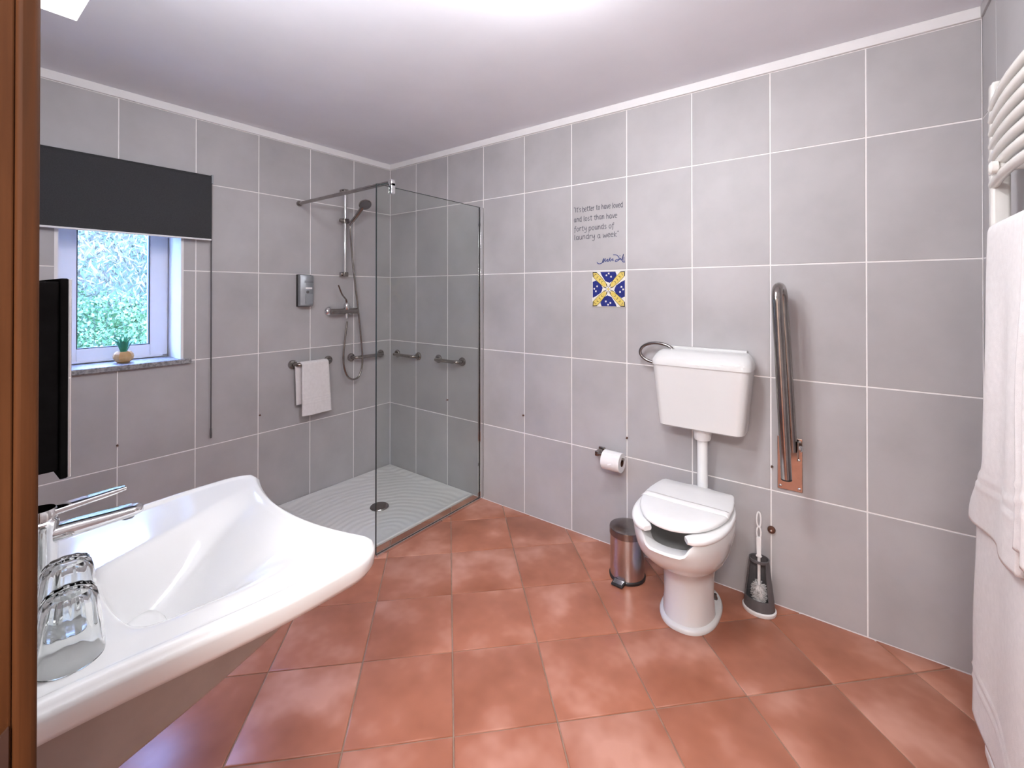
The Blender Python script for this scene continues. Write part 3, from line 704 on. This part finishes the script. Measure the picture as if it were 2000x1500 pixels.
# towel ring left of the cistern
rc = at(1272, 690, 1, -.045)
rg_ = thing('towel_ring', 'dark metal loop sticking out left of the cistern', 'towel ring', (rc.x+.05, 0, rc.z))
build('ring', MB().tube([(rc.x+.03+.088*math.cos(t), -.045, rc.z+.004+.050*math.sin(t)) for t in [2*math.pi*k/40+.5 for k in range(41)]], .0075, 12, cap=False), 'darksteel', rg_, smooth=60)
build('post', MB().cyl((rc.x+.095, 0, rc.z+.02), (rc.x+.095, -.048, rc.z+.036), .009, 14), 'darksteel', rg_, smooth=40)
build('rosette', MB().lathe([(.02,0),(.02,.005),(.012,.009)], (rc.x+.095, 0, rc.z+.02), 24, (0,-1,0)), 'darksteel', rg_, smooth=40)

# toilet paper holder + roll
tpz = .487
th = thing('paper_holder', 'steel toilet paper holder beneath the decorated tile', 'paper holder', (1.845, 0, tpz))
build('mount', MB().box(1.828, 1.866, -.012, 0, tpz+.0, tpz+.038).box(1.836, 1.858, -.075, -.01, tpz+.006, tpz+.032), 'steel', th, bevel=.004)
build('arm', MB().cyl((1.85, -.068, tpz+.019), (2.0, -.068, tpz+.019), .008, 16), 'steel', th, smooth=40)
ro = thing('toilet_roll', 'white toilet paper roll with a folded point on the holder', 'toilet roll', (1.94, -.068, tpz))
rz_ = tpz-.001
build('paper', MB().loft([[Vector((x, -.068+r*math.cos(t), rz_+r*math.sin(t))) for t in [2*math.pi*k/40 for k in range(40)]] for x, r in ((1.889,.019),(1.889,.049),(1.890,.050),(1.989,.050),(1.990,.049),(1.990,.019),(1.889,.019))], False, False), 'paper', ro, smooth=40)
build('core', MB().loft([[Vector((x, -.068+r*math.cos(t), rz_+r*math.sin(t))) for t in [2*math.pi*k/24 for k in range(24)]] for x, r in ((1.8885,.0195),(1.9905,.0195),(1.9905,.0178),(1.8885,.0178),(1.8885,.0195))], False, False), M['clip'], ro, smooth=40)
build('folded_point', MB().loft([[Vector((x, -.068+.0512*math.cos(t), rz_+.0512*math.sin(t))) for x, t in ((1.895,R(120)),(1.984,R(120)),(1.95,R(182)),(1.932,R(190)))], [Vector((x, -.068+.0522*math.cos(t), rz_+.0522*math.sin(t))) for x, t in ((1.895,R(120)),(1.984,R(120)),(1.95,R(182)),(1.932,R(190)))]]), 'paper', ro)

# pedal bin
BC = (2.075, -.205)
pb = thing('pedal_bin', 'small stainless steel pedal bin left of the toilet', 'bin', (*BC, 0))
build('base_ring', MB().lathe([(.080,0),(.085,.003),(.086,.014),(.082,.018)], (*BC, 0), 48), 'black', pb, smooth=40)
build('bin_body', MB().lathe([(.081,.014),(.0815,.20),(.0815,.208)], (*BC, 0), 48), 'brushed', pb, smooth=40)
build('bin_lid', MB().lathe([(.0825,.208),(.0845,.210),(.0845,.236),(.083,.241),(.06,.247),(.02,.249)], (*BC, 0), 48), 'darksteel', pb, smooth=30)
pdv = Vector((-.05, -1, 0)).normalized(); pc = Vector((*BC, 0))+pdv*.086; sd = Vector((pdv.y, -pdv.x, 0))
pd = MB()
pd.loft([[pc+sd*a-pdv*.01+Vector((0,0,z)) for a, z in ((-.03,.006),(.03,.006),(.03,.020),(-.03,.020))], [pc+pdv*.030+sd*a+Vector((0,0,z)) for a, z in ((-.028,.004),(.028,.004),(.028,.013),(-.028,.013))]])
ped = build('pedal', pd, 'black', pb, bevel=.003)
build('pedal_trim', MB().loft([[pc+sd*a-pdv*.004+Vector((0,0,z)) for a, z in ((-.024,.0195),(.024,.0195),(.024,.0215),(-.024,.0215))], [pc+pdv*.022+sd*a+Vector((0,0,z)) for a, z in ((-.022,.0145),(.022,.0145),(.022,.0165),(-.022,.0165))]]), 'chrome', ped)

# toilet brush and holder
HC = Vector((2.625, -.083, 0))
ho = thing('brush_holder', 'dark grey tapered toilet brush holder with white foot', 'brush holder', HC)
def oval(rx, ry_, z, a0=0, a1=360, n=40): return [HC+Vector((rx*math.cos(R(a0+(a1-a0)*k/n)), ry_*math.sin(R(a0+(a1-a0)*k/n)), z)) for k in range(n+ (0 if a1-a0 == 360 else 1))]
build('foot', MB().loft([oval(.064,.056,0), oval(.066,.058,.004), oval(.066,.058,.014), oval(.062,.054,.018)]), 'plastic', ho, smooth=40)
build('cup', MB().loft([oval(.061,.053,.016), oval(.056,.049,.062), oval(.053,.046,.062), oval(.057,.050,.02)], True, True), 'grey', ho, smooth=40)
OPN0, OPN1 = -98+48, 262-48-10      # open towards the camera side
shell = MB(); sec_ = []
for z, rx, ry_ in ((.055,.0575,.050),(.10,.052,.046),(.16,.045,.040),(.215,.040,.036),(.222,.038,.034)):
    o_ = oval(rx, ry_, z, -45, 205, 36); i_ = list(reversed(oval(rx-.003, ry_-.003, z, -45, 205, 36))); sec_.append(o_+i_)
shell.loft(sec_); build('shell', shell, 'grey', ho, smooth=40)
build('top_ring', MB().loft([oval(.040,.036,.214), oval(.040,.036,.224), oval(.036,.032,.225), oval(.036,.032,.214), oval(.040,.036,.214)], False, False), 'grey', ho, smooth=40)
tbz = .03
BO = HC+Vector((.0, -.004, 0))
tbx = thing('toilet_brush', 'white toilet brush standing in the grey holder', 'toilet brush', BO+Vector((0,0,tbz)))
hm = MB()
hm.tube([BO+Vector((0,0,.07)), BO+Vector((0,0,.235))], .0065, 12)
build('stem', hm, 'plastic', tbx, smooth=60)
lp_ = MB().tube([BO+Vector((.008*math.cos(t), 0, .392+.026*math.sin(t)*1.25)) for t in [2*math.pi*k/28 for k in range(29)]], .0035, 8, cap=False)
lp_.tube([BO+Vector((.008*math.cos(t), 0, .335+.024*math.sin(t)*1.1)) for t in [2*math.pi*k/28 for k in range(29)]], .0035, 8, cap=False)
lp_.loft([[BO+Vector((a*k, b_*k, z)) for a, b_ in rrect(-.010, .010, -.006, .006, .004, 3)] for k, z in ((1.05,.232),(1.2,.236),(.85,.24),(1.0,.31),(.9,.316))])
build('handle', lp_, 'plastic', tbx, smooth=50)
br = MB(); rb = random.Random(5)
br.lathe([(.010,.035),(.018,.045),(.021,.075),(.019,.10),(.010,.112)], BO, 16)
for k in range(420):
    z = .036+.08*rb.random(); a = rb.random()*6.283; rr = .034*math.sqrt(max(.05, 1-((z-.075)/.05)**2)); zz = z+rb.uniform(-.006,.012)
    d_ = Vector((math.cos(a), math.sin(a), 0)); s_ = Vector((-d_.y, d_.x, 0))*.0016
    p0 = BO+d_*.010+Vector((0,0,z)); p1 = BO+d_*rr+Vector((0,0,zz))
    br.add([p0-s_, p0+s_, p1+s_*.6, p1-s_*.6, p0+Vector((0,0,.002))], [(0,1,2,3),(0,3,4),(1,4,2)])
o = build('bristles', br, 'bristle', tbx); o['kind'] = 'stuff'

# ------------------------------------------------------------------ fold-up support rail right of the cistern
px0, px1 = 2.686, 2.780
fo = thing('folding_grab_rail', 'steel folding support rail folded up right of the cistern', 'grab rail', (2.735, 0, .52))
pl_ = build('wall_plate', MB().box(px0, px1, -.006, 0, .518, .748), 'plate', fo, bevel=.002)
for x, z in ((px0+.012,.532),(px1-.012,.532),(px1-.012,.735),(px1-.014,.655),(px0+.012,.735)):
    build('screw', MB().lathe([(.006,0),(.006,.002),(.003,.004)], (x, -.006, z), 12, (0,-1,0)), 'chrome', pl_, smooth=40)
build('pivot_bracket', MB().box(2.728, 2.736, -.05, -.005, .60, .735).box(2.764, 2.770, -.055, -.005, .675, .745).cyl((2.728, -.036, .72), (2.776, -.036, .72), .009, 16), 'steel', fo, bevel=.002)
build('pivot_bolt', MB().lathe([(.013,0),(.013,.006),(.006,.011)], (2.772, -.036, .715), 18, (.6,-.8,0)), 'chrome', fo, smooth=40)
a0 = Vector((2.746, -.040, .70)); a1 = Vector((2.712, -.060, 1.40)); b1 = Vector((2.706, -.200, 1.40)); b0 = Vector((2.737, -.175, .625))
build('rail_tube', MB().tube(fillet([a0, a1, b1, b0], .068, 12), .0195, 22), 'steel', fo, smooth=60)
build('end_cap', MB().cyl(b0+(b0-b1).normalized()*-.001, b0+(b0-b1).normalized()*.004, .0198, 22), 'black', fo, smooth=40)

# small clip and stubs in the joints
cp = at(1507, 1034, 1, 0)
k_ = thing('wall_clip', 'small brown metal clip on the wall beside the toilet brush', 'clip', cp)
build('clip_body', MB().lathe([(.016,0),(.016,.006),(.013,.012),(.006,.014)], cp, 20, (0,-1,0)), 'clip', k_, smooth=40)
build('clip_screw', MB().lathe([(.005,.013),(.005,.017),(.002,.018)], cp, 12, (0,-1,0)), 'chrome', k_, smooth=40)
def stub(p, axis):
    o = build('joint_stub', MB().lathe([(.005,0),(.005,.004),(.003,.009),(.003,.014)], p, 10, axis).cyl(Vector(p)+Vector(axis)*.010, Vector(p)+Vector(axis)*.012+Vector((0,0,.008)), .0018, 6), 'clip', None, smooth=40, origin=p)
    return o
for (q, ax_, vx, lb) in (((1023,811),1,(0,-1,0),'tiny dark stub in the tile joint left of the toilet paper'), ((1225,855),1,(0,-1,0),'tiny dark stub in the tile joint between toilet roll and cistern'), ((1508,911),1,(0,-1,0),'tiny dark stub in the tile joint left of the folded rail plate'),
                     ((875,781),1,(0,-1,0),'tiny dark stub in the joint under the grab bar by the screen'), ((507,811),0,(1,0,0),'tiny dark stub in the tile joint left of the hand towel'), ((229,870),0,(1,0,0),'tiny dark stub in the tile joint beneath the window sill')):
    tag(stub(at(*q, ax_, 0), vx), lb, 'stub', 'small stubs in the tile joints')

# ------------------------------------------------------------------ lettering and decorated tile on the rear wall
GL = {  # single-stroke hand lettering: advance, strokes (x-height 1, ascender ~1.7)
 'I': (.45, [[(.2,0),(.2,1.6)]]), 't': (.62, [[(.3,1.5),(.28,.2),(.4,0),(.55,.1)], [(.02,1.05),(.58,1.1)]]), "'": (.28, [[(.12,1.65),(.1,1.3)]]),
 's': (.62, [[(.5,.9),(.3,1),(.12,.8),(.25,.55),(.45,.35),(.35,.05),(.05,.05)]]), 'b': (.72, [[(.12,1.65),(.1,0),(.4,0),(.58,.35),(.5,.8),(.3,.9),(.12,.65)]]),
 'e': (.66, [[(.08,.5),(.52,.62),(.45,.95),(.22,.95),(.06,.6),(.1,.15),(.32,0),(.55,.15)]]), 'r': (.56, [[(.1,1),(.1,0)], [(.1,.65),(.3,.95),(.5,.92)]]),
 'o': (.74, [[(.35,1),(.12,.75),(.1,.3),(.32,0),(.56,.3),(.56,.75),(.35,1)]]), 'h': (.72, [[(.1,1.65),(.1,0)], [(.1,.6),(.32,.95),(.5,.75),(.55,0)]]),
 'a': (.74, [[(.52,.85),(.3,1),(.1,.65),(.14,.15),(.32,0),(.5,.3),(.55,.95)], [(.54,.7),(.56,.1),(.68,.05)]]), 'v': (.66, [[(.05,1),(.28,0),(.55,1)]]),
 'l': (.36, [[(.15,1.65),(.12,.1),(.28,0)]]), 'd': (.76, [[(.52,.85),(.3,1),(.1,.6),(.16,.1),(.36,0),(.52,.35)], [(.56,1.65),(.55,.05),(.68,0)]]),
 'n': (.72, [[(.1,1),(.1,0)], [(.1,.65),(.32,.97),(.5,.8),(.55,0)]]), 'f': (.56, [[(.55,1.5),(.38,1.65),(.25,1.3),(.2,0),(.12,-.45)], [(.0,.9),(.5,.98)]]),
 'y': (.70, [[(.08,1),(.12,.4),(.3,.3),(.52,.6)], [(.56,1),(.5,-.3),(.3,-.6),(.05,-.5)]]), 'p': (.74, [[(.1,1),(.06,-.6)], [(.1,.7),(.32,1),(.56,.75),(.52,.2),(.3,0),(.1,.25)]]),
 'u': (.74, [[(.08,1),(.1,.25),(.28,0),(.5,.25),(.54,1)], [(.54,.6),(.58,.05),(.68,.02)]]), 'w': (.92, [[(.05,1),(.2,0),(.42,.75),(.62,0),(.82,1)]]),
 'k': (.68, [[(.1,1.65),(.1,0)], [(.5,.95),(.12,.45),(.55,0)]]), ' ': (.42, []), '"': (.42, [[(.08,1.7),(.06,1.35)], [(.24,1.7),(.22,1.35)]]),
}
def ribbon(mb, pts, w, y0=0, th=.0007):
    """flat printed stroke on the wall plane y=y0"""
    P = [Vector((p[0], 0, p[1])) for p in pts]; L, Rr = [], []
    for i, p in enumerate(P):
        d_ = (P[min(i+1, len(P)-1)]-P[max(i-1, 0)]); d_ = d_.normalized() if d_.length > 1e-9 else Vector((1,0,0))
        nn = Vector((-d_.z, 0, d_.x))*w*.5
        ww = nn if not callable(w) else nn
        L.append(p+ww); Rr.append(p-ww)
    sec_ = [[Vector((a.x, y0-.0001, a.z)), Vector((b_.x, y0-.0001, b_.z)), Vector((b_.x, y0-th, b_.z)), Vector((a.x, y0-th, a.z))] for a, b_ in zip(L, Rr)]
    mb.loft(sec_)
qt = thing('wall_quote', 'four lines of black handwritten lettering printed on the wall tile', 'wall lettering', (1.815, 0, 1.68))
lines = [('"It\'s better to have loved', (1121, 415.5), (1217, 0)), ('and lost than have', (1121, 434), (1206, 0)), ('forty pounds of', (1121.5, 452.5), (1200, 0)), ('laundry a week"', (1121.5, 468.5), (1210, 0))]
rq = random.Random(11)
for text, lp0, rp0 in lines:
    p = at(*lp0, 1, 0); x1 = at(rp0[0], lp0[1], 1, 0)[0]
    adv = sum(GL[c][0] for c in text); kx = (x1-p.x)/adv; kz = .0205; x = p.x; mb = MB()
    for c in text:
        a, st = GL[c]; dz = rq.uniform(-.001, .001)
        for s_ in st:
            pts = [Vector((x+q[0]*kx, p.z+(q[1] if q[1] < 1 else 1+(q[1]-1)*.62)*kz+dz, 0)) for q in s_]
            if len(pts) > 2: pts = cr(pts, 4)
            ribbon(mb, [(q.x, q.y) for q in pts], .0027)
        x += a*kx
    build('text_line', mb, 'ink', qt)
sg = MB()
for st in ([(538,826),(550,842),(575,845),(600,832),(617,800),(622,780),(611,800),(606,825),(616,826),(630,800),(640,778),(636,806),(645,818),(660,795),(672,790),(664,812),(676,815),(690,790),(700,770),(694,806),(705,812),(720,790),(735,785),(728,808),(742,806)],
           [(735,735),(775,738),(803,762),(808,790),(790,810),(765,818),(760,805),(780,795),(815,792),(826,775),(832,800),(842,790),(858,740),(862,728),(852,770),(848,812),(858,822),(878,826)], [(868,760),(866,800),(872,818)], [(815,745),(822,752)]):
    pts = [at(1080+a/6.25, 380+b_/6.25, 1, 0) for a, b_ in st]
    pts = cr(pts, 3) if len(pts) > 2 else pts
    ribbon(sg, [(q.x, q.z) for q in pts], .0042)
so_ = build('wall_signature', sg, 'inkblue', None, origin=(1.9, 0, 1.55))
tag(so_, 'dark blue handwritten signature printed under the wall lettering', 'signature')

# decorated tile: plain blue, white and yellow leaf pattern
ta, tb_ = at(1157, 531, 1, 0), at(1222.5, 600, 1, 0)
tx0, tx1, tz1, tz0 = ta.x, tb_.x, ta.z, tb_.z
dt = thing('decorated_tile', 'small blue, yellow and white patterned tile under the signature', 'decorated tile', ((tx0+tx1)/2, 0, tz0))
build('tile_base', MB().box(tx0, tx1, -.004, -.0001, tz0, tz1), 'glaze_white', dt, bevel=.001)
tcx, tcz, th_ = (tx0+tx1)/2, (tz0+tz1)/2, (tx1-tx0)/2-.002
def flat(name, poly, m_, lvl): return build(name, MB().prism([(tcx+a*th_, tcz+b_*th_) for a, b_ in poly], -.004-lvl*.0003, -.004+.0005, 'y'), m_, dt)
rot = lambda poly, d_: [(a*math.cos(R(d_))-b_*math.sin(R(d_)), a*math.sin(R(d_))+b_*math.cos(R(d_))) for a, b_ in poly]
blue = [(-.50,.98),(.42,.98),(.50,.78),(.26,.46),(.05,.34),(-.20,.46),(-.42,.80)]
leafp = [(.10,.10),(.30,.14),(.62,.40),(.92,.70),(.94,.94),(.70,.92),(.40,.62),(.14,.30)]
def grow(poly, k):
    cx_ = sum(p[0] for p in poly)/len(poly); cz_ = sum(p[1] for p in poly)/len(poly)
    return [(max(-.99, min(.99, cx_+(a-cx_)*k)), max(-.99, min(.99, cz_+(b_-cz_)*k))) for a, b_ in poly]
for d_ in (0, 90, 180, 270):
    flat('blue_field', rot(blue, d_), 'glaze_blue', 1)
    for ox, oz in ((-.12,.78),(.16,.70),(.02,.88)):
        flat('white_fleck', rot([(ox-.05,oz-.04),(ox+.05,oz-.05),(ox+.04,oz+.05),(ox-.04,oz+.04)], d_), 'glaze_white', 2)
    flat('leaf_outline', rot(grow(leafp, 1.14), d_), 'glaze_black', 2)
    flat('leaf_shape', rot(leafp, d_), 'glaze_yellow', 3)
    for t in (.42,.56,.70,.84):
        flat('leaf_vein', rot([(t,t-.02),(t+.02,t),(t-.10,t+.02),(t-.11,t)], d_), 'glaze_black', 4)
        flat('leaf_vein', rot([(t-.02,t),(t,t+.02),(t+.02,t-.10),(t,t-.11)], d_), 'glaze_black', 4)
    flat('star_petal', rot([(-.07,.06),(.07,.06),(.03,.38),(-.03,.38)], d_), 'glaze_white', 4)
    flat('star_petal', rot([(-.045,.04),(.045,.04),(.0,.30)], d_+45), 'glaze_white', 5)
    flat('star_point', rot([(-.02,.05),(.02,.05),(0,.24)], d_), 'glaze_black', 5)
flat('star_center', [(.07*math.cos(k*.6283), .07*math.sin(k*.6283)) for k in range(10)], 'glaze_yellow', 6)

# ------------------------------------------------------------------ towel radiator on the right wall
ra = thing('towel_radiator', 'white ladder towel radiator on the right wall', 'radiator', (XR, -.80, .1))
RX, RY0, RY1 = 3.278, -.478, -1.03
for y in (RY0, RY1):
    build('upright', MB().loft([[Vector((RX+a, y+b_, z)) for a, b_ in rrect(-.019, .019, -.019, .019, .008, 4)] for z in (.13, 1.955)]), 'radiator', ra, smooth=40)
    build('upright_cap', MB().loft([[Vector((RX+a*k, y+b_*k, z)) for a, b_ in rrect(-.017, .017, -.017, .017, .008, 4)] for k, z in ((.98,1.955),(.9,1.962),(.5,1.965))]), 'radiator', ra, smooth=40)
zs = [1.892-.0358*k for k in range(7)] + [1.53-.0365*k for k in range(7)] + [1.12-.0365*k for k in range(9)] + [.60-.0365*k for k in range(9)]
for z in zs:
    pts = [Vector((RX-.012-.016*math.sin(math.pi*k/16), RY0-.005+(RY1-RY0+.01)*k/16, z)) for k in range(17)]
    build('rung', MB().tube(pts, .0118, 14), 'radiator', ra, smooth=60)
for y, z in ((RY0-.17, 1.676), (RY1+.06, 1.676), (RY0-.06, .40), (RY1+.06, .40)):
    build('wall_fixing', MB().cyl((XR-.001, y, z+.018), (RX-.035, y, z+.018), .012, 18).lathe([(.016,0),(.016,.012),(.008,.016)], (RX-.035, y, z+.018), 18, (-1,0,0)), 'radiator', ra, smooth=40)
build('valve', MB().cyl((RX, RY0, .13), (RX, RY0, .085), .013, 16).cyl((RX, RY0, .09), (XR-.001, RY0, .09), .012, 16), 'chrome', ra, smooth=40)
vc = MB().loft([[Vector((RX-.014+a, y, .107+b_)) for a, b_ in rrect(-.024, .024, -.018, .018, .008, 3)] for y in (RY0-.02, RY0-.16)])
build('valve_head', vc, 'plastic', ra, smooth=40)

# bath towels over the rungs
def bathtowel(name, label, x0, ztop_, yl, yr, zb, flare, sag, ph, amp=.012, thick=.011, back=.14):
    """yl: far edge, yr: near edge (towards the door); hangs over a rung, room side length ztop_-zb"""
    rr = .0185; xr = x0+rr
    def fn(u, v):
        Lf, Lb = ztop_-zb, back; arc = math.pi*rr; s_ = v*(Lf+Lb+arc)
        y = yl+(yr-yl)*u
        if s_ < Lb: return Vector((xr+rr, y, ztop_-Lb+s_))
        if s_ < Lb+arc:
            a = (s_-Lb)/rr; return Vector((xr+rr*math.cos(a), y, ztop_+rr*math.sin(a)))
        k = (s_-Lb-arc)/Lf
        w = amp*ss(0, .5, k)
        x = x0 - w*math.sin(u*9+ph) - .010*k
        y += flare*ss(.72, 1, k)*(1-u) + .006*math.sin(k*11+ph)*(1-u)
        z = ztop_-k*Lf-sag*u*k
        for kk in (.80, .845):                       # woven border ridges
            x -= .0028*math.exp(-((k-kk)/.008)**2)
        return Vector((x, y, z))
    o = build(name, MB().grid(fn, 44, 110), 'towel', None, smooth=80, solid=thick, origin=(x0, (yl+yr)/2, ztop_-.3), fix=False)
    return tag(o, label, 'towel', 'bath towels on the radiator')
bathtowel('bath_towel', 'white bath towel on the radiator, left one of the upper pair', 3.231, 1.53, -.640, -.93, .742, .17, -.05, .3, amp=.008)
bathtowel('bath_towel', 'white bath towel on the radiator, right one of the upper pair', 3.231, 1.53, -.935, -1.02, .85, .0, .02, 2.0, amp=.008)
bathtowel('bath_towel', 'long white bath towel low on the radiator, reaching nearly to the floor', 3.234, .8645, -.500, -1.02, .205, .0, -.02, 1.1, amp=.005)

# ------------------------------------------------------------------ hillside outside the window
def hz_(x, y): return -.35 + max(0, (-x-.9))*.62 + .10*math.sin(x*2.1+y*1.3) + .06*math.sin(y*3.7-x*1.9)
hill = MB().grid(lambda u, v: Vector((-.9-11*u, -9+22*v, hz_(-.9-11*u, -9+22*v))), 60, 90)
hl = build('hillside', hill, 'earth', None, smooth=80, fix=False); struct(hl, 'green hillside rising outside the window', 'hillside')
rf = random.Random(21)
def foliage(nm, x0, x1, count, size, m_, lift, label, cat, spike):
    mb = MB()
    for k in range(count):
        x = rf.uniform(x0, x1); y = -2.293+(x-2.943)*-rf.uniform(.02, .46)
        b_ = Vector((x, y, hz_(x, y)+rf.random()**1.5*lift)); a = rf.random()*6.283; el = rf.uniform(.2, 1.3)
        d_ = Vector((math.cos(a)*math.cos(el), math.sin(a)*math.cos(el), math.sin(el))); s_ = d_.orthogonal().normalized()
        s_ = (s_*math.cos(a*3)+d_.cross(s_)*math.sin(a*3)); L = size*rf.uniform(.5, 1.5); w = L*spike
        mb.add([b_, b_+d_*L*.5+s_*w, b_+d_*L, b_+d_*L*.5-s_*w], [(0,1,2,3)])
    o = build(nm, mb, m_, None, fix=False); o['kind'] = 'stuff'; tag(o, label, cat); return o
foliage('ground_cover', -3.4, -1.0, 42000, .034, 'fol1', .30, 'bright green leafy ground cover outside the window', 'ground cover', .30)
foliage('hill_scrub', -9.0, -3.35, 34000, .085, 'fol2', .7, 'pale grey green scrub higher up the hillside', 'scrub', .10)
